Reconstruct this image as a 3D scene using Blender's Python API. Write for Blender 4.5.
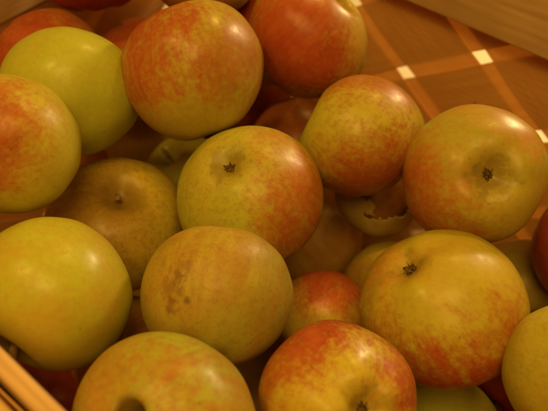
import bpy, bmesh, math, random
from mathutils import Vector, Matrix, noise

# ------------------------------------------------------------------ camera, light, exposure
S = bpy.context.scene
for o in list(bpy.data.objects):
    bpy.data.objects.remove(o)
C = S.collection
S.render.engine = 'CYCLES'

cam_d = bpy.data.cameras.new('camera')
cam = bpy.data.objects.new('camera', cam_d)
C.objects.link(cam)
S.camera = cam
cam.location = (0, 0, 0)
cam.rotation_euler = (math.radians(40), 0, 0)          # looks down into the basket, 50 degrees below level
cam_d.sensor_width = 36
cam_d.lens = 650 / 548 * 36
cam_d.clip_start = 0.01
cam_d.clip_end = 50
cam_d.dof.use_dof = True
cam_d.dof.focus_distance = 0.315
cam_d.dof.aperture_fstop = 9.0

w = bpy.data.worlds.new('World')
S.world = w
w.use_nodes = True
bg = w.node_tree.nodes['Background']
bg.inputs['Color'].default_value = (1.0, 0.46, 0.07, 1)
bg.inputs['Strength'].default_value = 0.16

S.view_settings.view_transform = 'Standard'
S.view_settings.look = 'None'
S.view_settings.exposure = 0.08
S.view_settings.gamma = 1.0


def lamp(name, loc, target, size, power, col):
    d = bpy.data.lights.new(name, 'AREA')
    d.shape = 'DISK'
    d.size = size
    d.energy = power
    d.color = col
    o = bpy.data.objects.new(name, d)
    C.objects.link(o)
    o.location = loc
    o.rotation_euler = (Vector(target) - Vector(loc)).to_track_quat('-Z', 'Y').to_euler()
    return o


WARM = (1.0, 0.615, 0.095)
lamp('ceiling_lamp', (0.42, 0.98, 0.62), (0.02, 0.24, -0.26), 0.10, 3.0, WARM)
lamp('hanging_lamp', (-0.42, 0.18, 0.66), (0.0, 0.22, -0.26), 0.10, 2.4, WARM)
lamp('bounce_fill', (0.0, -0.18, 0.72), (0.0, 0.22, -0.28), 0.60, 6.0, (1.0, 0.605, 0.10))  # added broad fill from behind the camera, stands in for room bounce
lamp('gap_backlight', (0.50, 0.72, -0.02), (0.30, 0.42, -0.40), 0.12, 2.7, (1.0, 0.70, 0.30))  # added unseen light outside the far wall, brightens its gaps and splints


# ------------------------------------------------------------------ helpers
def link(name, me, mat, parent=None, smooth=True):
    o = bpy.data.objects.new(name, me)
    C.objects.link(o)
    if mat:
        me.materials.append(mat)
    if parent:
        o.parent = parent
    if smooth:
        for p in me.polygons:
            p.use_smooth = True
    return o


def mesh(name, verts, faces):
    me = bpy.data.meshes.new(name)
    me.from_pydata([tuple(v) for v in verts], [], faces)
    me.update()
    return me


class NT:
    """small node-tree writer"""
    def __init__(self, name):
        self.m = bpy.data.materials.new(name)
        self.m.use_nodes = True
        self.t = self.m.node_tree
        self.b = self.t.nodes['Principled BSDF']
        self.out = self.t.nodes['Material Output']

    def n(self, kind, **kw):
        nd = self.t.nodes.new('ShaderNode' + kind)
        for k, v in kw.items():
            setattr(nd, k, v)
        return nd

    def put(self, sock, v):
        if isinstance(v, bpy.types.NodeSocket):
            self.t.links.new(v, sock)
        elif isinstance(v, (tuple, list)) and len(v) == 3 and sock.type == 'RGBA':
            sock.default_value = (*v, 1)
        else:
            sock.default_value = v

    def math(self, op, a, b=None, c=None, clamp=False):
        nd = self.n('Math', operation=op, use_clamp=clamp)
        for i, v in enumerate((a, b, c)):
            if v is not None:
                self.put(nd.inputs[i], v)
        return nd.outputs[0]

    def vmath(self, op, a, b=None, scale=None):
        nd = self.n('VectorMath', operation=op)
        self.put(nd.inputs[0], a)
        if b is not None:
            self.put(nd.inputs[1], b)
        if scale is not None:
            nd.inputs['Scale'].default_value = scale
        return nd.outputs['Value'] if op in ('DOT_PRODUCT', 'LENGTH', 'DISTANCE') else nd.outputs[0]

    def noise(self, vec, scale, detail=2.0, rough=0.5, dist=0.0):
        nd = self.n('TexNoise')
        self.put(nd.inputs['Vector'], vec)
        nd.inputs['Scale'].default_value = scale
        nd.inputs['Detail'].default_value = detail
        nd.inputs['Roughness'].default_value = rough
        nd.inputs['Distortion'].default_value = dist
        return nd.outputs['Fac']

    def ramp(self, v, lo, hi, a=0.0, b=1.0):
        nd = self.n('MapRange', interpolation_type='SMOOTHSTEP')
        self.put(nd.inputs['Value'], v)
        nd.inputs['From Min'].default_value = lo
        nd.inputs['From Max'].default_value = hi
        nd.inputs['To Min'].default_value = a
        nd.inputs['To Max'].default_value = b
        return nd.outputs['Result']

    def mix(self, f, a, b, blend='MIX'):
        nd = self.n('Mix', data_type='RGBA', blend_type=blend)
        self.put(nd.inputs['Factor'], f)
        self.put(nd.inputs[6], a)
        self.put(nd.inputs[7], b)
        return nd.outputs[2]

    def bump(self, h, strength, dist):
        nd = self.n('Bump')
        self.put(nd.inputs['Height'], h)
        nd.inputs['Strength'].default_value = strength
        nd.inputs['Distance'].default_value = dist
        return nd.outputs[0]


# ------------------------------------------------------------------ wood
def wood_material(name, dark, light, trans=0.0, rough=0.5, glow=None):
    t = NT(name)
    uv = t.n('UVMap').outputs[0]
    st = t.vmath('MULTIPLY', uv, (9.0, 220.0, 1.0))
    g1 = t.noise(st, 1.0, 4, 0.6, 0.4)
    st2 = t.vmath('MULTIPLY', uv, (30.0, 900.0, 1.0))
    g2 = t.noise(st2, 1.0, 2, 0.5)
    g3 = t.noise(uv, 22.0, 3, 0.5)
    f = t.math('ADD', t.math('MULTIPLY', g1, 0.6), t.math('ADD', t.math('MULTIPLY', g2, 0.2), t.math('MULTIPLY', g3, 0.35)))
    col = t.mix(t.ramp(f, 0.38, 0.78), dark, light)
    vo = t.n('TexVoronoi')
    t.put(vo.inputs['Vector'], t.vmath('MULTIPLY', uv, (1.0, 2.6, 1.0)))
    vo.inputs['Scale'].default_value = 21.0
    pick = t.math('GREATER_THAN', t.n('SeparateColor').outputs[0], 0.6)
    sep = pick.node.inputs[0].links[0].from_node
    t.t.links.new(vo.outputs['Color'], sep.inputs[0])
    dot = t.math('MULTIPLY', t.ramp(vo.outputs['Distance'], 0.05, 0.02), pick)
    col = t.mix(t.math('MULTIPLY', dot, 0.75), col, (0.05, 0.022, 0.008))
    t.put(t.b.inputs['Base Color'], col)
    t.b.inputs['Roughness'].default_value = rough
    t.b.inputs['Specular IOR Level'].default_value = 0.3
    nb = t.bump(f, 0.25, 0.0006)
    t.put(t.b.inputs['Normal'], nb)
    if trans:
        tr = t.n('BsdfTranslucent')
        t.put(tr.inputs['Color'], t.mix(0.35, col, glow or light))
        mx = t.n('MixShader')
        mx.inputs[0].default_value = trans
        t.t.links.new(t.b.outputs[0], mx.inputs[1])
        t.t.links.new(tr.outputs[0], mx.inputs[2])
        t.t.links.new(mx.outputs[0], t.out.inputs['Surface'])
    return t.m


M_splint = wood_material('splint_wood', (0.78, 0.43, 0.155), (0.86, 0.53, 0.21), trans=0.36, glow=(0.90, 0.58, 0.24))
M_band = wood_material('band_wood', (0.50, 0.29, 0.14), (0.74, 0.48, 0.27), rough=0.55)
M_hoop = wood_material('hoop_wood', (0.50, 0.29, 0.10), (0.70, 0.45, 0.17), rough=0.5)
M_floor = wood_material('floor_wood', (0.26, 0.13, 0.05), (0.42, 0.23, 0.09))

tb = NT('table_paint')
tc = tb.n('TexCoord').outputs['Object']
tb.put(tb.b.inputs['Base Color'], tb.mix(tb.noise(tc, 6.0, 4), (0.74, 0.68, 0.56), (0.84, 0.79, 0.68)))
tb.b.inputs['Roughness'].default_value = 0.6

# ------------------------------------------------------------------ table
Z_RIM, Z_BAND, Z_FLOOR = -0.200, -0.2585, -0.468
bm = bmesh.new()
bmesh.ops.create_cube(bm, size=1, matrix=Matrix.Translation((0.1, 0.5, Z_FLOOR - 0.032)) @ Matrix.Diagonal((3.2, 3.2, 0.04, 1)))
bmesh.ops.bevel(bm, geom=bm.edges[:], offset=0.006, segments=2, affect='EDGES')
me = bpy.data.meshes.new('table')
bm.to_mesh(me)
table = link('table', me, tb.m, smooth=False)
table['kind'] = 'structure'

# ------------------------------------------------------------------ basket
AZ = math.radians(50)
NV = Vector((math.cos(AZ), math.sin(AZ), 0))            # across the basket
MV = Vector((-math.sin(AZ), math.cos(AZ), 0))           # along the basket
N0, N1, MA, MB = 0.021, 0.370, -0.095, 0.383            # inner face of the rim band
CR = 0.055                                             # corner radius


def make_path():
    """closed plan of the basket: list of (n, m, outward n, outward m, arc length), starting mid near-right side"""
    pts = []
    def line(a, b, nrm, k=24):
        for i in range(k):
            f = i / k
            pts.append((a[0] + (b[0] - a[0]) * f, a[1] + (b[1] - a[1]) * f, *nrm))
    def arc(c, a0, a1, k=10):
        for i in range(k):
            a = a0 + (a1 - a0) * i / k
            pts.append((c[0] + CR * math.cos(a), c[1] + CR * math.sin(a), math.cos(a), math.sin(a)))
    H = math.pi / 2
    line((N0 + CR, MA), (N1 - CR, MA), (0, -1))
    arc((N1 - CR, MA + CR), -H, 0)
    line((N1, MA + CR), (N1, MB - CR), (1, 0))
    arc((N1 - CR, MB - CR), 0, H)
    line((N1 - CR, MB), (N0 + CR, MB), (0, 1))
    arc((N0 + CR, MB - CR), H, 2 * H)
    line((N0, MB - CR), (N0, MA + CR), (-1, 0))
    arc((N0 + CR, MA + CR), 2 * H, 3 * H)
    pts.append(pts[0])
    out, s = [], 0.0
    for i, p in enumerate(pts):
        if i:
            s += math.hypot(p[0] - pts[i - 1][0], p[1] - pts[i - 1][1])
        out.append((*p, s))
    return out


PATH = make_path()
PER = PATH[-1][4]


def on_path(s, off, z):
    s = s % PER
    lo, hi = 0, len(PATH) - 1
    while hi - lo > 1:
        mid = (lo + hi) // 2
        if PATH[mid][4] <= s:
            lo = mid
        else:
            hi = mid
    a, b = PATH[lo], PATH[hi]
    f = (s - a[4]) / max(1e-9, b[4] - a[4])
    q = [a[i] + (b[i] - a[i]) * f for i in range(4)]
    return NV * (q[0] + q[2] * off) + MV * (q[1] + q[3] * off) + Vector((0, 0, z))


basket = bpy.data.objects.new('basket', None)
C.objects.link(basket)
basket.location = (0.11, 0.245, Z_FLOOR - 0.012)
basket['label'] = 'large woven wooden splint basket with a smooth rim band, filled with apples'
basket['category'] = 'basket'
bpy.context.view_layer.update()
BINV = Matrix.Translation(-basket.location)


def ring(name, prof, mat, k=320, uvv=1.0):
    """sweep a closed cross-section (offset, z) round the plan"""
    vs, fs, n = [], [], len(prof)
    for i in range(k):
        for (o_, z_) in prof:
            vs.append(BINV @ on_path(PER * i / k, o_, z_))
    for i in range(k):
        j = (i + 1) % k
        for a in range(n):
            b = (a + 1) % n
            fs.append((i * n + a, j * n + a, j * n + b, i * n + b))
    me = mesh(name, vs, fs)
    uv = me.uv_layers.new(name='UVMap')
    acc = [0.0]
    for a in range(n):
        p, q = prof[a], prof[(a + 1) % n]
        acc.append(acc[-1] + math.hypot(p[0] - q[0], p[1] - q[1]))
    for pi, poly in enumerate(me.polygons):
        i, a = divmod(pi, n)
        u0, u1 = PER * i / k, PER * (i + 1) / k
        for li, c in zip(poly.loop_indices, ((u0, acc[a]), (u1, acc[a]), (u1, acc[a + 1]), (u0, acc[a + 1]))):
            uv.data[li].uv = c
    return link(name, me, mat, basket)


def rounded(o0, o1, z0, z1, r):
    pr = []
    for (cx, cz, a0) in ((o1 - r, z1 - r, 0), (o0 + r, z1 - r, 90), (o0 + r, z0 + r, 180), (o1 - r, z0 + r, 270)):
        for i in range(5):
            a = math.radians(a0 + 22.5 * i)
            pr.append((cx + r * math.cos(a), cz + r * math.sin(a)))
    return pr


ring('rim_band', rounded(0.0, 0.0068, Z_BAND, Z_RIM, 0.0019), M_band)
ring('outer_hoop', rounded(0.0110, 0.0205, -0.232, Z_RIM + 0.001, 0.003), M_hoop)

# the wall: wooden splints plaited on the diagonal, with small square gaps between them
PS, PZ = 0.0540, 0.0418                                 # half periods of the plait along the wall and down it
# find the arc length of the gap seen on the far wall (m = 0.1272, z = -0.282)
s_far0 = next(p[4] for p in PATH if abs(p[0] - N1) < 1e-6 and p[2] == 1)
S_HOLE = s_far0 + (0.1272 - (MA + CR))
Z_HOLE = -0.2825
NREP = round(PER / (2 * PS))
STRETCH = PER / (2 * PS * NREP)                         # so the plait closes on itself


def strip_pts():
    wall_v, wall_f, wall_uv = [], [], []
    sx, sz = PS, PZ                                     # lattice vectors: (sx, -sz) and (sx, sz) between gaps
    L = math.hypot(sx, sz)
    step = 1 / 8
    rnd = random.Random(5)
    for fam in (1, -1):
        # a splint of family fam runs along (sx, -fam*sz); neighbouring splints are 2*sx apart along the wall
        for i in range(NREP):
            hw = 0.5 - rnd.uniform(0.072, 0.088)        # half width, in lattice units
            du = rnd.uniform(0, 50)
            # centre line sits half a lattice step away from the gaps
            kmax = int((Z_RIM - 0.006 - (Z_FLOOR + 0.004)) / (sz * step)) + 2
            rows = []
            for k in range(kmax + 1):
                # q: steps along the splint measured from the z level of the known gap
                z = Z_RIM - 0.006 - k * sz * step
                q = (Z_HOLE - z) / sz
                # b: across-splint lattice coordinate (gaps at integers)
                for e in (-1, 1):
                    pass
                rows.append((z, q))
            cross = [-hw, -hw * 0.5, 0, hw * 0.5, hw]
            n0 = len(wall_v)
            nc = len(cross)
            for (z, q) in rows:
                for e in cross:
                    # position in the wall: lattice a (along) , b (across)
                    # s = S_HOLE + sx*(a + b'), z = Z_HOLE - sz*(fam)*(a - b')
                    bb = 2 * i + 1 if False else i + 0.5 + e
                    # keep z constant over the row: along = fam*q_along
                    a = q + bb if fam == 1 else q + bb
                    s = sx * (a + bb) if fam == 1 else -sx * (a + bb)
                    # over and under
                    ph = math.cos(math.pi * (a - 0.5)) * 0
                    over = math.sin(math.pi * a) * (1 if i % 2 == 0 else -1) * fam
                    off = 0.0094 + 0.0011 * over
                    # gently rounded splint faces
                    wall_v.append((s * STRETCH + S_HOLE, off, z))
                    wall_uv.append((a * L + du, e * L))
            for k in range(len(rows) - 1):
                for c in range(nc - 1):
                    a0 = n0 + k * nc + c
                    wall_f.append((a0, a0 + 1, a0 + nc + 1, a0 + nc))
    return wall_v, wall_f, wall_uv


wv, wf, wuv = strip_pts()
pos = [BINV @ on_path(s, o_, z) for (s, o_, z) in wv]
# thickness
inner = pos
outer = [BINV @ on_path(s, o_ + 0.0007, z) for (s, o_, z) in wv]
nvt = len(pos)
faces = []
uvs = []
edge_count = {}
for f in wf:
    for i in range(4):
        k = (f[i], f[(i + 1) % 4])
        edge_count[tuple(sorted(k))] = edge_count.get(tuple(sorted(k)), 0) + 1
for f in wf:
    faces.append(f)
    uvs.append([wuv[i] for i in f])
    faces.append(tuple(reversed([i + nvt for i in f])))
    uvs.append([wuv[i] for i in reversed(f)])
    for i in range(4):
        a, b = f[i], f[(i + 1) % 4]
        if edge_count[tuple(sorted((a, b)))] == 1:
            faces.append((b, a, a + nvt, b + nvt))
            uvs.append([wuv[b], wuv[a], wuv[a], wuv[b]])
me = mesh('woven_wall', inner + outer, faces)
uvl = me.uv_layers.new(name='UVMap')
for poly, u in zip(me.polygons, uvs):
    for li, c in zip(poly.loop_indices, u):
        uvl.data[li].uv = c
link('woven_wall', me, M_splint, basket, smooth=False)

# floor of the basket, thin boards
vs, fs = [], []
PROF = 200
top = [BINV @ on_path(PER * i / PROF, 0.004, Z_FLOOR) for i in range(PROF)]
bot = [BINV @ on_path(PER * i / PROF, 0.004, Z_FLOOR - 0.008) for i in range(PROF)]
me = mesh('floor_board', top + bot, [tuple(range(PROF)), tuple(range(2 * PROF - 1, PROF - 1, -1))] +
          [(i, i + PROF, (i + 1) % PROF + PROF, (i + 1) % PROF) for i in range(PROF)])
uvl = me.uv_layers.new(name='UVMap')
for poly in me.polygons:
    for li in poly.loop_indices:
        co = me.vertices[me.loops[li].vertex_index].co
        uvl.data[li].uv = (co.dot(MV), co.dot(NV))
link('floor_board', me, M_floor, basket, smooth=False)


# ------------------------------------------------------------------ apples
def apple_material(name, a, R):
    t = NT(name)
    tc = t.n('TexCoord').outputs['Object']
    P = t.vmath('SCALE', tc, scale=1.0 / R)
    sd = a['seed'] * 3.17
    Ps = t.vmath('ADD', P, (sd, sd * 0.7, -sd))
    D = t.vmath('NORMALIZE', P)
    # streaks along the meridians
    sepn = t.n('SeparateXYZ')
    t.put(sepn.inputs[0], P)
    x, y, z = sepn.outputs
    rho = t.math('SQRT', t.math('ADD', t.math('MULTIPLY', x, x), t.math('MULTIPLY', y, y)))
    inv = t.math('DIVIDE', 1.0, t.math('MAXIMUM', rho, 0.02))
    cmb = t.n('CombineXYZ')
    t.put(cmb.inputs[0], t.math('MULTIPLY', x, inv))
    t.put(cmb.inputs[1], t.math('MULTIPLY', y, inv))
    t.put(cmb.inputs[2], t.math('MULTIPLY', z, 0.16))
    cs = t.vmath('ADD', cmb.outputs[0], (sd, -sd, sd * 0.3))
    streak = t.noise(cs, 7.0, 4, 0.65, 0.3)
    big = t.noise(Ps, 1.7, 3, 0.55)
    mott = t.noise(Ps, 6.5, 4, 0.6)
    fine = t.noise(Ps, 30.0, 3, 0.6)
    speck = t.noise(Ps, 13.0, 4, 0.68)
    fstreak = t.noise(cs, 19.0, 3, 0.6, 0.2)
    # ground colour
    col = t.mix(t.ramp(big, 0.36, 0.64), a['base'], a['base2'])
    col = t.mix(t.math('MULTIPLY', t.ramp(mott, 0.42, 0.70), 0.6), col, a['base2'])
    # blush
    for (bd, lo, hi, bc, amt, sk) in a['blush']:
        d = t.vmath('DOT_PRODUCT', D, tuple(bd))
        v = d
        for nz_, am in ((big, 0.9), (streak, 1.7 * sk), (mott, 0.60), (speck, 0.28), (fstreak, 1.1 * sk)):
            v = t.math('ADD', v, t.math('MULTIPLY', t.math('SUBTRACT', nz_, 0.5), am))
        m = t.math('MULTIPLY', t.ramp(v, lo - 0.08, hi + 0.06), t.ramp(speck, 0.30, 0.60, amt * 0.86, amt))
        bc2 = tuple(c * k for c, k in zip(bc, (1.2, 1.9, 1.3)))
        bcol = t.mix(t.ramp(t.math('ADD', t.math('MULTIPLY', streak, 0.6), t.math('MULTIPLY', mott, 0.4)), 0.4, 0.62), bc, bc2)
        col = t.mix(m, col, bcol)
    if a['net']:
        net = t.ramp(t.math('ADD', t.math('MULTIPLY', speck, 0.6), t.math('MULTIPLY', fine, 0.4)), 0.46, 0.62)
        col = t.mix(t.math('MULTIPLY', net, a['net']), col, (0.26, 0.125, 0.028))
    # lenticels
    vo = t.n('TexVoronoi')
    t.put(vo.inputs['Vector'], Ps)
    vo.inputs['Scale'].default_value = 15.0
    sc = t.n('SeparateColor')
    t.t.links.new(vo.outputs['Color'], sc.inputs[0])
    big_dot = t.math('ADD', 0.03, t.math('MULTIPLY', sc.outputs[1], 0.09))
    dots = t.ramp(t.math('SUBTRACT', vo.outputs['Distance'], big_dot), 0.03, -0.02)
    col = t.mix(t.math('MULTIPLY', dots, 0.5), col, (0.56, 0.42, 0.14))
    # sparse dark flecks
    vo2 = t.n('TexVoronoi')
    t.put(vo2.inputs['Vector'], t.vmath('ADD', P, (-sd, sd, 2.3)))
    vo2.inputs['Scale'].default_value = 4.2
    sc2 = t.n('SeparateColor')
    t.t.links.new(vo2.outputs['Color'], sc2.inputs[0])
    pick = t.math('GREATER_THAN', sc2.outputs[0], 0.55)
    fl = t.math('ADD', vo2.outputs['Distance'], t.math('MULTIPLY', t.math('SUBTRACT', fine, 0.5), 0.12))
    fl = t.math('MULTIPLY', t.ramp(fl, 0.085, 0.035), pick)
    col = t.mix(t.math('MULTIPLY', fl, a.get('fleck', 0.45)), col, (0.16, 0.065, 0.018))
    # russet netting round the ends
    rz = t.math('ADD', rho, t.math('MULTIPLY', t.math('SUBTRACT', mott, 0.5), 0.7))
    rz = t.math('ADD', rz, t.math('MULTIPLY', t.math('SUBTRACT', speck, 0.5), 0.35))
    up = t.math('GREATER_THAN', z, 0.0)
    lowm = t.math('SUBTRACT', 1.0, up)
    rs, rc = a['russet']
    col = t.mix(t.math('MULTIPLY', t.math('MULTIPLY', t.ramp(rz, rs + 0.18, rs - 0.12), up), 0.5), col, (0.24, 0.14, 0.03))
    col = t.mix(t.math('MULTIPLY', t.math('MULTIPLY', t.ramp(rz, rc + 0.18, rc - 0.14), lowm), 0.65), col, (0.20, 0.11, 0.026))
    # scuffs and bruises with a shape of their own, plus one hollow's painted shade
    for (sdv, rad, sc_, amt, nz) in a['scuff_shade']:
        dd = t.vmath('DISTANCE', D, tuple(sdv))
        dd = t.math('ADD', dd, t.math('MULTIPLY', t.math('SUBTRACT', t.noise(Ps, 11.0, 4, 0.65), 0.5), nz))
        col = t.mix(t.math('MULTIPLY', t.ramp(dd, rad * 1.7, rad * 0.3), amt), col, sc_)
    # slight overall unevenness of the skin
    col = t.mix(t.math('MULTIPLY', t.ramp(speck, 0.35, 0.7), 0.16), col, t.mix(1.0, col, (0.60, 0.52, 0.40), 'MULTIPLY'))
    t.put(t.b.inputs['Base Color'], col)
    t.put(t.b.inputs['Roughness'], t.ramp(mott, 0.3, 0.7, a['rough'] - 0.05, a['rough'] + 0.08))
    t.b.inputs['Specular IOR Level'].default_value = a.get('spec', 0.34)
    t.b.inputs['Subsurface Weight'].default_value = 0.12
    t.b.inputs['Subsurface Radius'].default_value = (1.0, 0.5, 0.12)
    t.b.inputs['Subsurface Scale'].default_value = 0.003
    hgt = t.math('ADD', t.math('MULTIPLY', mott, 0.6), t.math('MULTIPLY', fine, 0.22))
    t.put(t.b.inputs['Normal'], t.bump(hgt, 0.10, 0.0009))
    return t.m


def simple(name, c1, c2, scale, rough=0.75):
    t = NT(name)
    tc = t.n('TexCoord').outputs['Object']
    f = t.noise(tc, scale, 4, 0.6)
    t.put(t.b.inputs['Base Color'], t.mix(t.ramp(f, 0.35, 0.65), c1, c2))
    t.b.inputs['Roughness'].default_value = rough
    t.b.inputs['Specular IOR Level'].default_value = 0.25
    t.put(t.b.inputs['Normal'], t.bump(f, 0.5, 0.0006))
    return t.m


M_stem = simple('apple_stem', (0.09, 0.045, 0.016), (0.24, 0.14, 0.05), 500)
M_pale_stem = simple('pale_apple_stem', (0.26, 0.15, 0.05), (0.42, 0.28, 0.10), 500)
M_calyx = simple('dried_sepal', (0.045, 0.024, 0.009), (0.20, 0.115, 0.04), 700, 0.9)
M_flesh = simple('brown_flesh', (0.30, 0.12, 0.04), (0.42, 0.19, 0.06), 90, 0.45)
M_peel = simple('torn_peel', (0.30, 0.17, 0.05), (0.42, 0.27, 0.085), 160, 0.5)


def apple_surface(a, R, th, tt):
    """tt runs 0 (stem end) to 1 (eye end)"""
    ph = math.pi * tt
    h, ds, ws, dc, wc, lob = a['h'], a['ds'], a['ws'], a['dc'], a['wc'], a['lobe']
    cph, sph = math.cos(ph), math.sin(ph)
    x = (sph ** 0.92) * (1 + 0.055 * cph)
    z = h * cph
    if cph > 0:
        z -= ds * math.exp(-(x / ws) ** a['pw'])
    else:
        z += dc * math.exp(-(x / wc) ** 2)
    k5 = math.cos(5 * th + a['seed'])
    low = max(0.0, -cph)
    x *= 1 + lob * 0.030 * k5 * (0.25 + low)
    z -= lob * 0.034 * k5 * low * math.exp(-((x - 0.42) / 0.22) ** 2)
    v = Vector((x * math.cos(th), x * math.sin(th), z))
    d = v.normalized() if v.length > 1e-6 else Vector((0, 0, 1))
    sd = Vector((a['seed'] * 1.7, a['seed'] * -2.3, a['seed'] * 0.9))
    nz = noise.noise(d * 1.1 + sd) * a['lump'] + noise.noise(d * 2.6 + sd) * a['lump'] * 0.35
    v *= 1 + nz
    v.z += v.x * 0.05 * math.sin(a['seed'] * 2.1)
    return v * R


def squash(v, sq):
    for (d, k) in sq:
        v = v + d * (v.dot(d) * (k - 1))
    return v


def body_mesh(a, R, inner=1.0, torn=None):
    NPH, NTH = (210, 270) if torn else (84, 108)
    vs, fs = [], []
    for i in range(NPH + 1):
        f = i / NPH
        tt = f - 0.10 * math.sin(2 * math.pi * f) / (2 * math.pi) * 2.2   # finer rings at both ends
        if i in (0, NPH):
            vs.append(apple_surface(a, R * inner, 0, tt))
            continue
        for j in range(NTH):
            vs.append(apple_surface(a, R * inner, 2 * math.pi * j / NTH, tt))
    ring0 = lambda i: 1 + (i - 1) * NTH
    for j in range(NTH):
        k = (j + 1) % NTH
        fs.append((0, ring0(1) + j, ring0(1) + k))
        fs.append((len(vs) - 1, ring0(NPH - 1) + k, ring0(NPH - 1) + j))
        for i in range(1, NPH - 1):
            fs.append((ring0(i) + j, ring0(i + 1) + j, ring0(i + 1) + k, ring0(i) + k))
    vs = [squash(v, a['squash']) for v in vs]
    if torn:
        td, ang = torn
        def inside(face):
            c = sum((vs[i] for i in face), Vector()) / len(face)
            d = c.normalized()
            jag = noise.noise(d * 3.5 + Vector((3, 1, 2))) * 0.34 + noise.noise(d * 9) * 0.16 + noise.noise(d * 24) * 0.05
            return d.angle(td) + jag < ang
        fs = [f for f in fs if not inside(f)]
    return mesh('body', vs, fs)


def stem_mesh(R, a, length, rad):
    """short woody stalk, bent, thicker at its tip, rooted in the cavity"""
    vs, fs, n, k = [], [], 9, 8
    base = apple_surface(a, R, 0, 0).z - 0.002
    bend = Vector((math.cos(a['seed']), math.sin(a['seed']), 0)) * length * 0.28
    for i in range(k + 1):
        f = i / k
        c = Vector((0, 0, base + length * f)) + bend * f * f
        r = rad * (1.15 - 0.45 * math.sin(math.pi * min(1, f * 0.9)) + 0.35 * f ** 4)
        for j in range(n):
            t_ = 2 * math.pi * j / n
            vs.append(c + Vector((math.cos(t_), math.sin(t_), 0)) * r * (1 + 0.12 * math.sin(3 * t_ + i)))
    for i in range(k):
        for j in range(n):
            m = (j + 1) % n
            fs.append((i * n + j, i * n + m, (i + 1) * n + m, (i + 1) * n + j))
    fs.append(tuple(range(n - 1, -1, -1)))
    fs.append(tuple(range(k * n, k * n + n)))
    return mesh('stem', [squash(v, a['squash']) for v in vs], fs)


def calyx_mesh(R, a):
    """five withered sepals round a dark open eye"""
    rnd = random.Random(int(a['seed'] * 100))
    vs, fs = [], []
    zb = apple_surface(a, R, 0, 1).z
    def leaf(ang, ln, wd, lean):
        n0 = len(vs)
        k = 6
        tw = rnd.uniform(-0.6, 0.6)
        dr = Vector((math.cos(ang), math.sin(ang), 0))
        sd = Vector((-math.sin(ang), math.cos(ang), 0))
        for layer in (0, 1):
            for i in range(k + 1):
                f = i / k
                hgt = -ln * (0.75 * f - lean * f * f)
                c = dr * (0.0012 + ln * (0.55 * f + lean * 0.5 * f * f)) + Vector((0, 0, zb - 0.0006 + hgt - layer * 0.00035))
                hw = wd * (1 - f) ** 0.7 * (0.6 + 0.8 * f * (1 - f))
                s2 = (sd + Vector((0, 0, tw * f))).normalized()
                vs.append(c - s2 * hw)
                vs.append(c + s2 * hw)
        m = 2 * (k + 1)
        for i in range(k):
            b = n0 + 2 * i
            fs.append((b, b + 1, b + 3, b + 2))
            fs.append((b + m, b + m + 2, b + m + 3, b + m + 1))
            fs.append((b, b + 2, b + m + 2, b + m))
            fs.append((b + 1, b + m + 1, b + m + 3, b + 3))
    cs = a['eye']
    for i in range(5):
        if rnd.random() < 0.15:
            continue
        leaf(2 * math.pi * i / 5 + rnd.uniform(-0.5, 0.5), R * cs * rnd.uniform(0.035, 0.095), R * cs * rnd.uniform(0.02, 0.045), rnd.uniform(0.1, 1.5))
    for i in range(9):
        leaf(2 * math.pi * i / 9 + rnd.uniform(-0.4, 0.4), R * cs * rnd.uniform(0.03, 0.075), R * 0.011, rnd.uniform(0.0, 0.9))
    # the dark eye: a little cup
    n0, n = len(vs), 14
    for i in range(4):
        r = R * (0.066, 0.052, 0.034, 0.004)[i]
        zz = zb - R * (0.006, 0.026, 0.010, 0.002)[i]
        for j in range(n):
            t_ = 2 * math.pi * j / n
            vs.append(Vector((r * math.cos(t_), r * math.sin(t_), zz)))
    for i in range(3):
        for j in range(n):
            m = (j + 1) % n
            fs.append((n0 + i * n + j, n0 + i * n + m, n0 + (i + 1) * n + m, n0 + (i + 1) * n + j))
    return mesh('calyx', [squash(v, a['squash']) for v in vs], fs)


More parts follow.
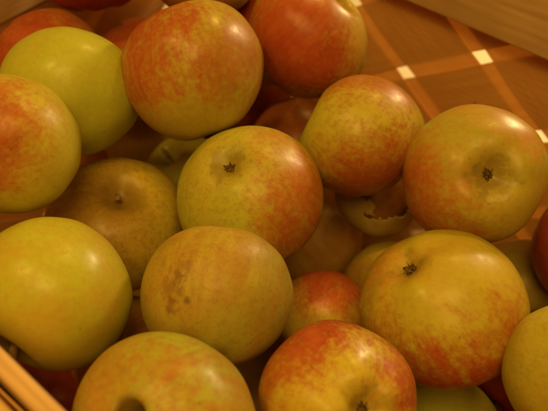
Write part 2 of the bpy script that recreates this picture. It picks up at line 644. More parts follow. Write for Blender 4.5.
GROUP = 'apples heaped in the basket'
APPLES = [{'label': 'plain yellow-green apple without blush, between the left-edge orange apple and the big red-flushed one',
  'loc': (-0.1127, 0.2788, -0.2369),
  'R': 0.0373,
  'axis': (0.205, 0.961, 0.186),
  'seed': 1.0,
  'blush': [],
  'scuff_shade': [],
  'base': (0.45, 0.47, 0.059),
  'base2': (0.468, 0.44, 0.054),
  'rough': 0.34,
  'net': 0.05,
  'fleck': 0.35,
  'russet': (0.1, 0.1)},
 {'label': 'yellow apple flushed orange-red, cut by the left edge, above the large green-gold apple',
  'loc': (-0.1248, 0.2189, -0.2159),
  'R': 0.0332,
  'axis': (-0.341, -0.917, 0.209),
  'seed': 2.37,
  'blush': [((0.042, -0.538, 0.842), 0.35, 1.1, (0.42, 0.065, 0.026), 0.8, 0.25),
            ((-0.158, -0.574, 0.804), 0.5, 1.2, (0.32, 0.019, 0.018), 0.6, 0.3)],
  'scuff_shade': [],
  'base': (0.522, 0.45, 0.054),
  'base2': (0.504, 0.44, 0.054)},
 {'label': 'large apple with mottled red flush over gold, right of the yellow-green one',
  'loc': (-0.044, 0.2859, -0.2265),
  'R': 0.0386,
  'axis': (-0.226, 0.679, 0.699),
  'seed': 3.74,
  'blush': [((-0.777, -0.291, 0.558), 0.25, 1.15, (0.42, 0.065, 0.026), 0.8, 0.25),
            ((-0.681, -0.127, 0.721), 0.45, 1.15, (0.32, 0.019, 0.018), 0.7, 0.3),
            ((0.627, -0.32, 0.71), 0.45, 1.1, (0.32, 0.019, 0.018), 0.6, 0.35)],
  'scuff_shade': [],
  'base': (0.45, 0.36, 0.054),
  'base2': (0.468, 0.36, 0.054),
  'rough': 0.34,
  'ds': 0.3,
  'dc': 0.04,
  'lobe': 0.2,
  'h': 0.95},
 {'label': 'red apple with its stem hollow turned to the upper right, beside the bare woven wall',
  'loc': (0.02, 0.3308, -0.2371),
  'R': 0.0379,
  'axis': (0.629, 0.128, 0.767),
  'seed': 5.11,
  'blush': [((-0.406, -0.837, 0.366), 0.05, 0.85, (0.32, 0.019, 0.018), 0.92, 0.35),
            ((-0.397, -0.284, 0.873), 0.4, 1.0, (0.42, 0.065, 0.026), 0.4, 0.3)],
  'scuff_shade': [],
  'base': (0.486, 0.3, 0.045),
  'base2': (0.468, 0.34, 0.045),
  'rough': 0.33,
  'ds': 0.45,
  'ws': 0.19,
  'russet': (0.26, 0.1)},
 {'label': 'gold apple with a red lower side, directly below the red apple by the wall',
  'loc': (0.0503, 0.2718, -0.2623),
  'R': 0.0374,
  'axis': (-0.908, 0.314, 0.277),
  'seed': 6.48,
  'blush': [((0.134, -0.968, -0.211), 0.2, 0.95, (0.32, 0.019, 0.018), 0.85, 0.3),
            ((0.199, 0.483, 0.852), 0.35, 0.9, (0.32, 0.019, 0.018), 0.7, 0.3)],
  'scuff_shade': [],
  'base': (0.504, 0.4, 0.054),
  'base2': (0.45, 0.4, 0.05),
  'rough': 0.36,
  'h': 0.97,
  'lump': 0.03,
  'squash': [((-0.3, 0.72, 0.61), 0.89)]},
 {'label': 'olive and orange apple with its dark eye facing up, nearest the woven wall gaps',
  'loc': (0.1054, 0.2325, -0.2521),
  'R': 0.0372,
  'axis': (0.036, 0.661, -0.75),
  'seed': 7.85,
  'blush': [((-0.958, -0.268, -0.105), 0.3, 1.1, (0.42, 0.065, 0.026), 0.75, 0.3),
            ((-0.537, -0.708, -0.458), 0.4, 1.1, (0.32, 0.019, 0.018), 0.6, 0.3),
            ((0.482, 0.349, 0.804), 0.55, 1.1, (0.42, 0.065, 0.026), 0.5, 0.3)],
  'scuff_shade': [],
  'base': (0.414, 0.35, 0.05),
  'base2': (0.45, 0.33, 0.05),
  'russet': (0.2, 0.26),
  'eye': 1.35,
  'dc': 0.27,
  'wc': 0.28},
 {'label': 'yellow-green apple with small brown eye and red right side, mid-heap',
  'loc': (-0.0135, 0.2303, -0.2665),
  'R': 0.0397,
  'axis': (0.288, 0.205, -0.935),
  'seed': 9.22,
  'blush': [((0.857, -0.51, 0.074), 0.45, 1.15, (0.32, 0.019, 0.018), 0.75, 0.4), ((0.797, -0.19, 0.573), 0.35, 1.1, (0.42, 0.065, 0.026), 0.6, 0.3)],
  'scuff_shade': [],
  'base': (0.45, 0.43, 0.054),
  'base2': (0.468, 0.39, 0.054),
  'russet': (0.2, 0.2),
  'fleck': 0.4,
  'dc': 0.14,
  'wc': 0.2,
  'eye': 1.1,
  'lobe': 0.2,
  'net': 0.25},
 {'label': 'dull orange-brown apple sunk lower, its short stem in a shallow hollow',
  'loc': (-0.0933, 0.239, -0.3038),
  'R': 0.0412,
  'axis': (0.245, -0.051, 0.968),
  'seed': 10.59,
  'blush': [((-0.353, -0.434, 0.829), 0.1, 0.9, (0.42, 0.15, 0.04), 0.6, 0.3)],
  'scuff_shade': [],
  'base': (0.54, 0.38, 0.05),
  'base2': (0.504, 0.41, 0.05),
  'stem': 0.01,
  'srad': 0.0017,
  'pale': True,
  'net': 0.35,
  'ds': 0.3,
  'ws': 0.28},
 {'label': 'large smooth green-gold apple at the lower left with a thick pale stem beside the rim',
  'loc': (-0.1012, 0.161, -0.2535),
  'R': 0.0367,
  'axis': (-0.442, -0.894, -0.071),
  'seed': 11.96,
  'blush': [],
  'scuff_shade': [],
  'base': (0.477, 0.47, 0.045),
  'base2': (0.513, 0.4, 0.05),
  'rough': 0.33,
  'stem': 0.017,
  'srad': 0.003,
  'pale': True,
  'fleck': 0.5,
  'russet': (0.16, 0.1),
  'dc': 0.06,
  'lobe': 0.1,
  'net': 0.07,
  'ds': 0.32,
  'ws': 0.22,
  'lump': 0.03},
 {'label': 'brownish russet apple with dark scuffs on its upper left, left of centre',
  'loc': (-0.0272, 0.1628, -0.2615),
  'R': 0.0356,
  'axis': (0.14, 0.984, 0.11),
  'seed': 13.33,
  'blush': [((-0.231, 0.181, 0.956), 0.2, 1.0, (0.5, 0.22, 0.045), 0.5, 0.2)],
  'scuff_shade': [((-0.468, -0.356, 0.809), 0.14, (0.2, 0.1, 0.025), 0.5, 0.7), ((-0.276, -0.534, 0.799), 0.045, (0.14, 0.06, 0.015), 0.7, 0.05),
            ((-0.325, -0.115, 0.938), 0.11, (0.2, 0.09, 0.025), 0.45, 0.6), ((-0.477, -0.545, 0.69), 0.09, (0.17, 0.08, 0.02), 0.5, 0.5),
            ((-0.381, -0.27, 0.884), 0.07, (0.17, 0.08, 0.02), 0.4, 0.6)],
  'base': (0.387, 0.25, 0.043),
  'base2': (0.333, 0.32, 0.045),
  'rough': 0.44,
  'dc': 0.07,
  'net': 0.38},
 {'label': 'olive and orange marbled apple with an empty stem hollow at the bottom edge',
  'loc': (-0.0417, 0.0972, -0.2519),
  'R': 0.0389,
  'axis': (-0.285, -0.25, 0.926),
  'seed': 14.7,
  'blush': [((-0.544, 0.06, 0.837), 0.4, 1.2, (0.42, 0.065, 0.026), 0.42, 0.7), ((0.589, 0.119, 0.799), 0.6, 1.3, (0.42, 0.065, 0.026), 0.42, 0.7)],
  'scuff_shade': [((-0.285, -0.25, 0.926), 0.17, (0.075, 0.03, 0.01), 0.9, 0.12)],  # darkens the stem hollow: its shade put into the skin colour
  'base': (0.396, 0.41, 0.05),
  'base2': (0.414, 0.33, 0.05),
  'net': 0.25,
  'stem': 0,
  'ds': 0.62,
  'ws': 0.12,
  'pw': 4,
  'russet': (0.12, 0.16),
  'squash': [((0.643, 0.766, 0), 0.88)]},
 {'label': 'bright gold apple with red outer edge and its eye low right, at the bottom',
  'loc': (0.0276, 0.115, -0.2696),
  'R': 0.0348,
  'axis': (-0.299, 0.469, -0.831),
  'seed': 16.07,
  'blush': [((-0.308, 0.77, 0.559), 0.5, 1.0, (0.32, 0.019, 0.018), 0.9, 0.3), ((-0.944, 0.238, 0.229), 0.55, 1.05, (0.42, 0.065, 0.026), 0.8, 0.3),
            ((0.922, 0.189, 0.339), 0.55, 1.05, (0.32, 0.019, 0.018), 0.85, 0.3)],
  'scuff_shade': [],
  'base': (0.558, 0.44, 0.054),
  'base2': (0.54, 0.4, 0.054),
  'rough': 0.33,
  'lobe': 1.0,
  'dc': 0.24,
  'wc': 0.24,
  'eye': 1.4,
  'russet': (0.2, 0.2)},
 {'label': 'large gold apple reddening to the right and below, its dark eye at the upper left',
  'loc': (0.0841, 0.1706, -0.2816),
  'R': 0.041,
  'axis': (0.607, -0.172, -0.776),
  'seed': 17.44,
  'blush': [((0.406, -0.912, -0.061), 0.35, 1.15, (0.32, 0.019, 0.018), 0.8, 0.4),
            ((-0.453, -0.806, -0.382), 0.35, 1.05, (0.32, 0.019, 0.018), 0.82, 0.35),
            ((-0.961, 0.251, 0.112), 0.6, 1.15, (0.42, 0.065, 0.026), 0.5, 0.3)],
  'scuff_shade': [],
  'base': (0.504, 0.43, 0.05),
  'base2': (0.513, 0.38, 0.05),
  'russet': (0.2, 0.14),
  'dc': 0.16,
  'wc': 0.2,
  'eye': 1.5},
 {'label': 'plain olive-gold apple cut off by the lower right edge',
  'loc': (0.1341, 0.128, -0.2668),
  'R': 0.0325,
  'axis': (0.096, -0.945, 0.313),
  'seed': 18.81,
  'blush': [((0.422, 0.116, 0.899), 0.5, 1.1, (0.42, 0.065, 0.026), 0.4, 0.3)],
  'scuff_shade': [],
  'base': (0.468, 0.42, 0.05),
  'base2': (0.468, 0.36, 0.05),
  'net': 0.2},
 {'label': 'dusky red apple cut by the right edge, under the woven wall',
  'loc': (0.1903, 0.2291, -0.3124),
  'R': 0.0372,
  'axis': (0.065, -0.86, 0.505),
  'seed': 20.18,
  'blush': [((-0.861, -0.225, 0.457), -0.3, 0.6, (0.33, 0.032, 0.02), 0.9, 0.35)],
  'scuff_shade': [],
  'base': (0.396, 0.24, 0.045),
  'base2': (0.378, 0.2, 0.045)},
 {'label': 'small red-topped yellow apple low between the russet apple and the bright gold one',
  'loc': (0.0296, 0.2016, -0.3442),
  'R': 0.0285,
  'axis': (0.145, 0.983, -0.109),
  'seed': 21.55,
  'blush': [((0.218, 0.451, 0.865), 0.3, 0.95, (0.5, 0.045, 0.04), 0.9, 0.25)],
  'scuff_shade': [],
  'base': (0.648, 0.5, 0.072),
  'base2': (0.63, 0.46, 0.072),
  'rough': 0.3},
 {'label': 'plain yellow apple mostly hidden behind the large gold apple with the upper-left eye',
  'loc': (0.0767, 0.2345, -0.3643),
  'R': 0.0318,
  'axis': (-0.459, 0.848, -0.266),
  'seed': 22.92,
  'blush': [((-0.962, -0.213, 0.173), 0.4, 1.1, (0.42, 0.065, 0.026), 0.5, 0.3)],
  'scuff_shade': [],
  'base': (0.486, 0.37, 0.05),
  'base2': (0.45, 0.33, 0.05)},
 {'label': 'dull reddish brown apple deep below the middle apple and the red-sided gold one',
  'loc': (0.0291, 0.3001, -0.3988),
  'R': 0.0412,
  'axis': (-0.582, 0.217, 0.784),
  'seed': 24.29,
  'blush': [((-0.058, -0.6, 0.798), -0.2, 0.9, (0.4, 0.15, 0.04), 0.7, 0.2)],
  'scuff_shade': [],
  'base': (0.558, 0.33, 0.063),
  'base2': (0.522, 0.29, 0.054),
  'rough': 0.45},
 {'label': 'dark crimson apple at the top edge above the yellow-green apple',
  'loc': (-0.1176, 0.384, -0.2142),
  'R': 0.0373,
  'axis': (-0.121, 0.396, 0.91),
  'seed': 25.66,
  'blush': [((0.292, -0.954, -0.069), -1, 0.2, (0.28, 0.018, 0.018), 0.97, 0.2)],
  'scuff_shade': [],
  'base': (0.324, 0.06, 0.027),
  'base2': (0.288, 0.05, 0.027)},
 {'label': 'red-striped orange apple in the top left corner beneath the basket rim',
  'loc': (-0.1442, 0.3339, -0.2614),
  'R': 0.0368,
  'axis': (0.85, -0.203, -0.486),
  'seed': 27.03,
  'blush': [((-0.135, -0.452, 0.882), -0.2, 0.8, (0.32, 0.019, 0.018), 0.85, 0.7)],
  'scuff_shade': [],
  'base': (0.54, 0.3, 0.054),
  'base2': (0.504, 0.25, 0.045)},
 {'label': 'small patch of orange-red apple wedged behind the yellow-green and big flushed apples',
  'loc': (-0.0944, 0.3686, -0.2886),
  'R': 0.0357,
  'axis': (0.776, -0.611, -0.158),
  'seed': 28.4,
  'blush': [((-0.337, -0.287, 0.897), 0.1, 0.9, (0.32, 0.019, 0.018), 0.8, 0.3)],
  'scuff_shade': [],
  'base': (0.486, 0.27, 0.045),
  'base2': (0.45, 0.22, 0.045)},
 {'label': 'orange-olive apple at the top edge behind the big flushed apple',
  'loc': (-0.0442, 0.3761, -0.2125),
  'R': 0.0373,
  'axis': (-0.007, 0.06, 0.998),
  'seed': 29.77,
  'blush': [((-0.407, -0.883, -0.233), 0.2, 1.0, (0.42, 0.065, 0.026), 0.7, 0.3)],
  'scuff_shade': [],
  'base': (0.414, 0.32, 0.045),
  'base2': (0.396, 0.27, 0.045)},
 {'label': 'sliver of red apple at the top between two much larger red-flushed apples',
  'loc': (-0.0056, 0.3818, -0.2712),
  'R': 0.0355,
  'axis': (0.512, -0.814, -0.275),
  'seed': 31.14,
  'blush': [((-0.306, -0.235, 0.923), -0.4, 0.6, (0.32, 0.019, 0.018), 0.9, 0.3)],
  'scuff_shade': [],
  'base': (0.486, 0.22, 0.045),
  'base2': (0.45, 0.2, 0.045)},
 {'label': 'dim brown apple deep in the gap above the middle apple',
  'loc': (0.0156, 0.346, -0.339),
  'R': 0.0352,
  'axis': (0.668, -0.727, -0.158),
  'seed': 32.51,
  'blush': [((-0.232, -0.308, 0.922), -0.1, 0.8, (0.33, 0.032, 0.02), 0.7, 0.3)],
  'scuff_shade': [],
  'base': (0.378, 0.24, 0.045),
  'base2': (0.36, 0.2, 0.045)},
 {'label': 'dim olive-green apple in the gap left of the middle apple',
  'loc': (-0.0636, 0.3197, -0.352),
  'R': 0.0346,
  'axis': (-0.367, 0.051, 0.929),
  'seed': 33.88,
  'blush': [],
  'scuff_shade': [],
  'base': (0.36, 0.34, 0.05),
  'base2': (0.396, 0.29, 0.054),
  'stem': 0.016,
  'pale': True},
 {'label': 'green apple at the bottom edge in shade below the large gold apple',
  'loc': (0.0962, 0.1399, -0.3684),
  'R': 0.034,
  'axis': (-0.39, -0.92, -0.025),
  'seed': 35.25,
  'blush': [],
  'scuff_shade': [],
  'base': (0.36, 0.36, 0.054),
  'base2': (0.342, 0.32, 0.054)},
 {'label': 'dark red apple at the bottom right between two gold apples',
  'loc': (0.1461, 0.1786, -0.3667),
  'R': 0.0349,
  'axis': (0.629, 0.769, 0.11),
  'seed': 36.62,
  'blush': [((-0.15, -0.184, 0.971), -1, 0.2, (0.33, 0.032, 0.02), 0.95, 0.3)],
  'scuff_shade': [],
  'base': (0.36, 0.12, 0.036),
  'base2': (0.342, 0.1, 0.036)},
 {'label': 'dark olive apple in the gap between the large gold apple and the dusky red one',
  'loc': (0.1673, 0.2401, -0.3755),
  'R': 0.0366,
  'axis': (0.047, -0.982, 0.185),
  'seed': 37.99,
  'blush': [],
  'scuff_shade': [],
  'base': (0.324, 0.27, 0.045),
  'base2': (0.306, 0.22, 0.045)},
 {'label': 'reddish brown apple low between the green-gold apple and the russet one',
  'loc': (-0.0875, 0.1832, -0.3549),
  'R': 0.0339,
  'axis': (0.018, 0.079, 0.997),
  'seed': 39.36,
  'blush': [((0.29, -0.607, 0.74), -0.3, 0.7, (0.4, 0.13, 0.04), 0.8, 0.3)],
  'scuff_shade': [],
  'base': (0.396, 0.25, 0.045),
  'base2': (0.378, 0.2, 0.045),
  'stem': 0.01,
  'pale': True},
 {'label': 'dark red apple deep beneath the green-gold apple, next to the rim',
  'loc': (-0.1359, 0.1707, -0.3957),
  'R': 0.0364,
  'axis': (-0.009, -0.952, 0.305),
  'seed': 40.73,
  'blush': [((0.463, -0.234, 0.855), -0.8, 0.4, (0.33, 0.032, 0.02), 0.95, 0.3)],
  'scuff_shade': [],
  'base': (0.342, 0.13, 0.036),
  'base2': (0.324, 0.1, 0.036)},
 {'label': 'brown spoiled apple with a ragged hole torn in its skin, deep beside the wall',
  'loc': (0.0695, 0.2856, -0.3274),
  'R': 0.0295,
  'axis': (-0.484, -0.297, -0.823),
  'seed': 42.1,
  'blush': [],
  'scuff_shade': [],
  'base': (0.504, 0.37, 0.126),
  'base2': (0.432, 0.3, 0.09),
  'torn': ((0.203, -0.44, 0.874), 0.84),
  'rough': 0.5},
 {'label': 'barely visible dark red apple in the gap above the dim brown one',
  'loc': (-0.0196, 0.4121, -0.347),
  'R': 0.0352,
  'axis': (0.732, -0.649, -0.21),
  'seed': 43.47,
  'blush': [((-0.2, -0.397, 0.896), -0.6, 0.4, (0.33, 0.032, 0.02), 0.9, 0.3)],
  'scuff_shade': [],
  'base': (0.378, 0.18, 0.045),
  'base2': (0.36, 0.14, 0.045)},
 {'label': 'shadowed brown apple in the gap under the big flushed and yellow-green apples',
  'loc': (-0.1001, 0.3719, -0.3623),
  'R': 0.0357,
  'axis': (0.856, -0.487, -0.172),
  'seed': 44.84,
  'blush': [((-0.123, -0.382, 0.916), -0.2, 0.8, (0.33, 0.032, 0.02), 0.25, 0.3)],
  'scuff_shade': [],
  'base': (0.45, 0.34, 0.063),
  'base2': (0.414, 0.28, 0.054)},
 {'label': 'apple hidden from this view, buried under or in front of the visible heap',
  'loc': (-0.1258, 0.3693, -0.4351),
  'R': 0.0348,
  'axis': (0.712, 0.439, -0.548),
  'seed': 60.0,
  'blush': [((-0.592, -0.051, -0.804), 0.2, 1.0, (0.42, 0.065, 0.026), 0.85, 0.3)],
  'scuff_shade': [],
  'base': (0.5, 0.47, 0.065),
  'base2': (0.55, 0.43, 0.07)},
 {'label': 'apple hidden from this view, buried under or in front of the visible heap',
  'loc': (-0.1627, 0.2749, -0.4298),
  'R': 0.0348,
  'axis': (0.102, -0.194, 0.976),
  'seed': 61.7,
  'blush': [((-0.611, 0.144, 0.779), 0.2, 1.0, (0.32, 0.019, 0.018), 0.85, 0.3)],
  'scuff_shade': [],
  'base': (0.58, 0.45, 0.06),
  'base2': (0.58, 0.38, 0.06)},
 {'label': 'apple hidden from this view, buried under or in front of the visible heap',
  'loc': (-0.0364, 0.2715, -0.4355),
  'R': 0.0343,
  'axis': (0.621, -0.647, 0.442),
  'seed': 63.4,
  'blush': [((-0.192, -0.593, 0.782), 0.2, 1.0, (0.32, 0.019, 0.018), 0.85, 0.3)],
  'scuff_shade': [],
  'base': (0.4, 0.34, 0.055),
  'base2': (0.44, 0.29, 0.06)},
 {'label': 'apple hidden from this view, buried under or in front of the visible heap',
  'loc': (-0.0121, 0.1064, -0.4285),
  'R': 0.032,
  'axis': (-0.212, -0.277, 0.937),
  'seed': 65.1,
  'blush': [((-0.623, 0.626, -0.47), 0.2, 1.0, (0.42, 0.065, 0.026), 0.85, 0.3)],
  'scuff_shade': [],
  'base': (0.46, 0.25, 0.055),
  'base2': (0.4, 0.2, 0.05)},
 {'label': 'apple hidden from this view, buried under or in front of the visible heap',
  'loc': (-0.0339, 0.3476, -0.4333),
  'R': 0.0339,
  'axis': (0.626, -0.604, -0.494),
  'seed': 66.8,
  'blush': [((-0.485, 0.873, 0.057), 0.2, 1.0, (0.32, 0.019, 0.018), 0.85, 0.3)],
  'scuff_shade': [],
  'base': (0.5, 0.47, 0.065),
  'base2': (0.55, 0.43, 0.07)},
 {'label': 'apple hidden from this view, buried under or in front of the visible heap',
  'loc': (0.1111, 0.2718, -0.4299),
  'R': 0.0341,
  'axis': (-0.494, 0.335, 0.803),
  'seed': 68.5,
  'blush': [((0.756, -0.37, 0.541), 0.2, 1.0, (0.32, 0.019, 0.018), 0.85, 0.3)],
  'scuff_shade': [],
  'base': (0.58, 0.45, 0.06),
  'base2': (0.58, 0.38, 0.06)},
 {'label': 'apple hidden from this view, buried under or in front of the visible heap',
  'loc': (0.2104, 0.2602, -0.4298),
  'R': 0.0333,
  'axis': (0.944, 0.212, 0.254),
  'seed': 70.2,
  'blush': [((0.834, 0.07, -0.548), 0.2, 1.0, (0.42, 0.065, 0.026), 0.85, 0.3)],
  'scuff_shade': [],
  'base': (0.4, 0.34, 0.055),
  'base2': (0.44, 0.29, 0.06)},
 {'label': 'apple hidden from this view, buried under or in front of the visible heap',
  'loc': (0.0404, 0.063, -0.4279),
  'R': 0.0347,
  'axis': (0.557, 0.231, 0.798),
  'seed': 71.9,
  'blush': [((-0.643, -0.742, 0.189), 0.2, 1.0, (0.32, 0.019, 0.018), 0.85, 0.3)],
  'scuff_shade': [],
  'base': (0.46, 0.25, 0.055),
  'base2': (0.4, 0.2, 0.05)},
 {'label': 'apple hidden from this view, buried under or in front of the visible heap',
  'loc': (0.0946, 0.1485, -0.435),
  'R': 0.0342,
  'axis': (0.766, -0.019, -0.643),
  'seed': 73.6,
  'blush': [((0.655, 0.567, 0.499), 0.2, 1.0, (0.32, 0.019, 0.018), 0.85, 0.3)],
  'scuff_shade': [],
  'base': (0.5, 0.47, 0.065),
  'base2': (0.55, 0.43, 0.07)},
 {'label': 'apple hidden from this view, buried under or in front of the visible heap',
  'loc': (-0.0925, 0.2185, -0.4352),
  'R': 0.0328,
  'axis': (-0.36, -0.931, 0.056),
  'seed': 75.3,
  'blush': [((-0.979, 0.186, 0.079), 0.2, 1.0, (0.42, 0.065, 0.026), 0.85, 0.3)],
  'scuff_shade': [],
  'base': (0.58, 0.45, 0.06),
  'base2': (0.58, 0.38, 0.06)},
 {'label': 'apple hidden from this view, buried under or in front of the visible heap',
  'loc': (0.1954, 0.1898, -0.4324),
  'R': 0.031,
  'axis': (-0.231, -0.254, -0.939),
  'seed': 77.0,
  'blush': [((0.577, -0.695, 0.43), 0.2, 1.0, (0.32, 0.019, 0.018), 0.85, 0.3)],
  'scuff_shade': [],
  'base': (0.4, 0.34, 0.055),
  'base2': (0.44, 0.29, 0.06)},
 {'label': 'apple hidden from this view, buried under or in front of the visible heap',
  'loc': (0.155, 0.1027, -0.4344),
  'R': 0.032,
  'axis': (-0.246, -0.636, -0.731),
  'seed': 78.7,
  'blush': [((-0.507, -0.595, -0.624), 0.2, 1.0, (0.32, 0.019, 0.018), 0.85, 0.3)],
  'scuff_shade': [],
  'base': (0.46, 0.25, 0.055),
  'base2': (0.4, 0.2, 0.05)},
 {'label': 'apple hidden from this view, buried under or in front of the visible heap',
  'loc': (-0.0504, 0.1612, -0.4285),
  'R': 0.0344,
  'axis': (-0.726, 0.071, -0.684),
  'seed': 80.4,
  'blush': [((-0.749, -0.068, 0.659), 0.2, 1.0, (0.42, 0.065, 0.026), 0.85, 0.3)],
  'scuff_shade': [],
  'base': (0.5, 0.47, 0.065),
  'base2': (0.55, 0.43, 0.07)},
 {'label': 'apple hidden from this view, buried under or in front of the visible heap',
  'loc': (0.0412, 0.2036, -0.4348),
  'R': 0.0315,
  'axis': (0.639, -0.198, -0.743),
  'seed': 82.1,
  'blush': [((-0.978, -0.03, 0.208), 0.2, 1.0, (0.32, 0.019, 0.018), 0.85, 0.3)],
  'scuff_shade': [],
  'base': (0.58, 0.45, 0.06),
  'base2': (0.58, 0.38, 0.06)},
 {'label': 'apple hidden from this view, buried under or in front of the visible heap',
  'loc': (-0.0416, 0.4409, -0.427),
  'R': 0.0342,
  'axis': (-0.183, 0.88, 0.438),
  'seed': 83.8,
  'blush': [((0.671, -0.34, -0.659), 0.2, 1.0, (0.32, 0.019, 0.018), 0.85, 0.3)],
  'scuff_shade': [],
  'base': (0.4, 0.34, 0.055),
  'base2': (0.44, 0.29, 0.06)},
 {'label': 'apple hidden from this view, buried under or in front of the visible heap',
  'loc': (0.1168, 0.2089, -0.4341),
  'R': 0.0313,
  'axis': (0.526, -0.041, 0.849),
  'seed': 85.5,
  'blush': [((0.734, 0.315, -0.602), 0.2, 1.0, (0.42, 0.065, 0.026), 0.85, 0.3)],
  'scuff_shade': [],
  'base': (0.46, 0.25, 0.055),
  'base2': (0.4, 0.2, 0.05)},
 {'label': 'apple hidden from this view, buried under or in front of the visible heap',
  'loc': (0.0561, 0.3821, -0.431),
  'R': 0.0324,
  'axis': (-0.443, 0.875, 0.195),
  'seed': 87.2,
  'blush': [((-0.389, -0.548, -0.741), 0.2, 1.0, (0.32, 0.019, 0.018), 0.85, 0.3)],
  'scuff_shade': [],
  'base': (0.5, 0.47, 0.065),
  'base2': (0.55, 0.43, 0.07)},
 {'label': 'apple hidden from this view, buried under or in front of the visible heap',
  'loc': (0.1145, 0.0528, -0.428),
  'R': 0.0323,
  'axis': (-0.373, 0.409, -0.832),
  'seed': 88.9,
  'blush': [((-0.398, 0.328, 0.857), 0.2, 1.0, (0.32, 0.019, 0.018), 0.85, 0.3)],
  'scuff_shade': [],
  'base': (0.58, 0.45, 0.06),
  'base2': (0.58, 0.38, 0.06)},
 {'label': 'apple hidden from this view, buried under or in front of the visible heap',
  'loc': (-0.0886, 0.3123, -0.4278),
  'R': 0.031,
  'axis': (0.409, -0.849, -0.335),
  'seed': 90.6,
  'blush': [((0.337, 0.942, 0.008), 0.2, 1.0, (0.42, 0.065, 0.026), 0.85, 0.3)],
  'scuff_shade': [],
  'base': (0.4, 0.34, 0.055),
  'base2': (0.44, 0.29, 0.06)},
 {'label': 'apple hidden from this view, buried under or in front of the visible heap',
  'loc': (0.0789, 0.0555, -0.3606),
  'R': 0.0335,
  'axis': (0.397, -0.803, 0.446),
  'seed': 92.3,
  'blush': [((-0.305, -0.834, -0.459), 0.2, 1.0, (0.32, 0.019, 0.018), 0.85, 0.3)],
  'scuff_shade': [],
  'base': (0.46, 0.25, 0.055),
  'base2': (0.4, 0.2, 0.05)},
 {'label': 'apple hidden from this view, buried under or in front of the visible heap',
  'loc': (0.2482, 0.2123, -0.3639),
  'R': 0.033,
  'axis': (-0.064, -0.072, -0.995),
  'seed': 94.0,
  'blush': [((0.195, -0.948, 0.252), 0.2, 1.0, (0.32, 0.019, 0.018), 0.85, 0.3)],
  'scuff_shade': [],
  'base': (0.5, 0.47, 0.065),
  'base2': (0.55, 0.43, 0.07)},
 {'label': 'apple hidden from this view, buried under or in front of the visible heap',
  'loc': (-0.0337, 0.2424, -0.3688),
  'R': 0.0328,
  'axis': (-0.196, 0.971, -0.139),
  'seed': 95.7,
  'blush': [((0.286, 0.923, 0.258), 0.2, 1.0, (0.42, 0.065, 0.026), 0.85, 0.3)],
  'scuff_shade': [],
  'base': (0.58, 0.45, 0.06),
  'base2': (0.58, 0.38, 0.06)},
 {'label': 'apple hidden from this view, buried under or in front of the visible heap',
  'loc': (0.0236, 0.1565, -0.381),
  'R': 0.031,
  'axis': (-0.504, 0.863, 0.006),
  'seed': 97.4,
  'blush': [((-0.221, 0.623, -0.751), 0.2, 1.0, (0.32, 0.019, 0.018), 0.85, 0.3)],
  'scuff_shade': [],
  'base': (0.4, 0.34, 0.055),
  'base2': (0.44, 0.29, 0.06)},
 {'label': 'apple hidden from this view, buried under or in front of the visible heap',
  'loc': (-0.1309, 0.2428, -0.3703),
  'R': 0.0329,
  'axis': (-0.996, -0.033, -0.088),
  'seed': 99.1,
  'blush': [((0.797, 0.186, -0.575), 0.2, 1.0, (0.32, 0.019, 0.018), 0.85, 0.3)],
  'scuff_shade': [],
  'base': (0.46, 0.25, 0.055),
  'base2': (0.4, 0.2, 0.05)},
 {'label': 'apple hidden from this view, buried under or in front of the visible heap',
  'loc': (0.0895, 0.362, -0.3717),
  'R': 0.0324,
  'axis': (0.655, -0.681, -0.329),
  'seed': 100.8,
  'blush': [((0.937, 0.293, 0.192), 0.2, 1.0, (0.42, 0.065, 0.026), 0.85, 0.3)],
  'scuff_shade': [],
  'base': (0.5, 0.47, 0.065),
  'base2': (0.55, 0.43, 0.07)},
 {'label': 'apple hidden from this view, buried under or in front of the visible heap',
  'loc': (0.0164, 0.0899, -0.3647),
  'R': 0.0327,
  'axis': (0.221, 0.957, 0.186),
  'seed': 102.5,
  'blush': [((0.181, 0.119, 0.976), 0.2, 1.0, (0.32, 0.019, 0.018), 0.85, 0.3)],
  'scuff_shade': [],
  'base': (0.58, 0.45, 0.06),
  'base2': (0.58, 0.38, 0.06)},
 {'label': 'apple hidden from this view, buried under or in front of the visible heap',
  'loc': (0.1483, 0.092, -0.3608),
  'R': 0.0323,
  'axis': (-0.218, -0.472, 0.854),
  'seed': 104.2,
  'blush': [((-0.837, 0.482, -0.259), 0.2, 1.0, (0.32, 0.019, 0.018), 0.85, 0.3)],
  'scuff_shade': [],
  'base': (0.4, 0.34, 0.055),
  'base2': (0.44, 0.29, 0.06)},
 {'label': 'apple hidden from this view, buried under or in front of the visible heap',
  'loc': (-0.0758, 0.4381, -0.3709),
  'R': 0.0315,
  'axis': (0.364, 0.923, 0.121),
  'seed': 105.9,
  'blush': [((-0.242, 0.626, -0.741), 0.2, 1.0, (0.42, 0.065, 0.026), 0.85, 0.3)],
  'scuff_shade': [],
  'base': (0.46, 0.25, 0.055),
  'base2': (0.4, 0.2, 0.05)},
 {'label': 'apple hidden from this view, buried under or in front of the visible heap',
  'loc': (-0.0456, 0.1226, -0.3661),
  'R': 0.0311,
  'axis': (0.43, -0.038, -0.902),
  'seed': 107.6,
  'blush': [((-0.831, 0.556, -0.008), 0.2, 1.0, (0.32, 0.019, 0.018), 0.85, 0.3)],
  'scuff_shade': [],
  'base': (0.5, 0.47, 0.065),
  'base2': (0.55, 0.43, 0.07)},
 {'label': 'apple hidden from this view, buried under or in front of the visible heap',
  'loc': (0.1128, 0.0626, -0.2924),
  'R': 0.0321,
  'axis': (0.886, 0.27, -0.377),
  'seed': 109.3,
  'blush': [((0.739, 0.622, -0.258), 0.2, 1.0, (0.32, 0.019, 0.018), 0.85, 0.3)],
  'scuff_shade': [],
  'base': (0.58, 0.45, 0.06),
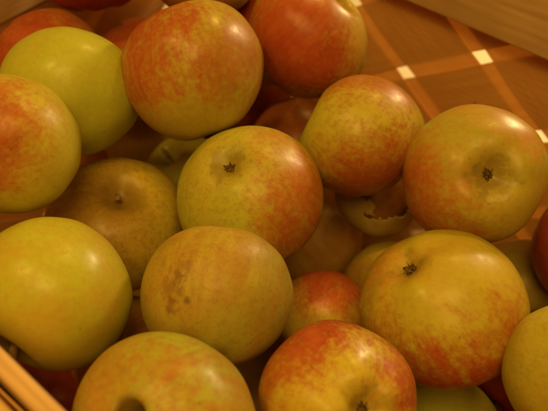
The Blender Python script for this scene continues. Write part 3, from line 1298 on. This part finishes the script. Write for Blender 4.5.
  'base2': (0.58, 0.38, 0.06)},
 {'label': 'apple hidden from this view, buried under or in front of the visible heap',
  'loc': (0.0472, 0.0527, -0.3031),
  'R': 0.034,
  'axis': (0.206, -0.527, 0.824),
  'seed': 111.0,
  'blush': [((0.435, 0.86, -0.267), 0.2, 1.0, (0.42, 0.065, 0.026), 0.85, 0.3)],
  'scuff_shade': [],
  'base': (0.4, 0.34, 0.055),
  'base2': (0.44, 0.29, 0.06)},
 {'label': 'apple hidden from this view, buried under or in front of the visible heap',
  'loc': (0.09, 0.0196, -0.247),
  'R': 0.0312,
  'axis': (0.565, -0.239, -0.79),
  'seed': 112.7,
  'blush': [((0.968, 0.193, 0.158), 0.2, 1.0, (0.32, 0.019, 0.018), 0.85, 0.3)],
  'scuff_shade': [],
  'base': (0.46, 0.25, 0.055),
  'base2': (0.4, 0.2, 0.05)}]


def make_apple(spec):
    a = dict(base=(0.5, 0.44, 0.07), base2=(0.55, 0.40, 0.08), blush=[], scuff_shade=[], russet=(0.22, 0.16), rough=0.36,
             h=0.90, ds=0.40, ws=0.25, pw=2, dc=0.20, wc=0.24, lobe=0.5, lump=0.045, squash=[], stem=0.013, srad=0.0013, pale=False, eye=1.0, net=0.07)
    a.update(spec)
    R = a['R']
    root = bpy.data.objects.new('apple', None)
    C.objects.link(root)
    root.empty_display_size = 0.02
    root.location = a['loc']
    q = Vector((0, 0, 1)).rotation_difference(Vector(a['axis']).normalized())
    root.rotation_mode = 'QUATERNION'
    root.rotation_quaternion = q
    qi = q.inverted()
    loc_dir = lambda d: (qi @ Vector(d)).normalized()
    a['blush'] = [(loc_dir(b[0]), *b[1:]) for b in a['blush']]
    a['scuff_shade'] = [(loc_dir(b[0]), *b[1:]) for b in a['scuff_shade']]
    a['squash'] = [(loc_dir(d), k) for d, k in a['squash']]
    root['label'] = a['label']
    root['category'] = 'apple'
    root['group'] = GROUP
    m = apple_material('apple_skin', a, R)
    torn = None
    if 'torn' in a:
        torn = (loc_dir(a['torn'][0]), a['torn'][1])
    body = link('body', body_mesh(a, R, torn=torn), m, root)
    if torn:
        sol = body.modifiers.new('peel', 'SOLIDIFY')
        sol.thickness = 0.0014
        sol.offset = -1
        link('flesh', body_mesh(a, R, inner=0.84), M_flesh, root)
    if a['stem']:
        link('stem', stem_mesh(R, a, a['stem'], a['srad']), M_pale_stem if a['pale'] else M_stem, root)
    link('calyx', calyx_mesh(R, a), M_calyx, root)
    return root


for spec in APPLES:
    make_apple(spec)
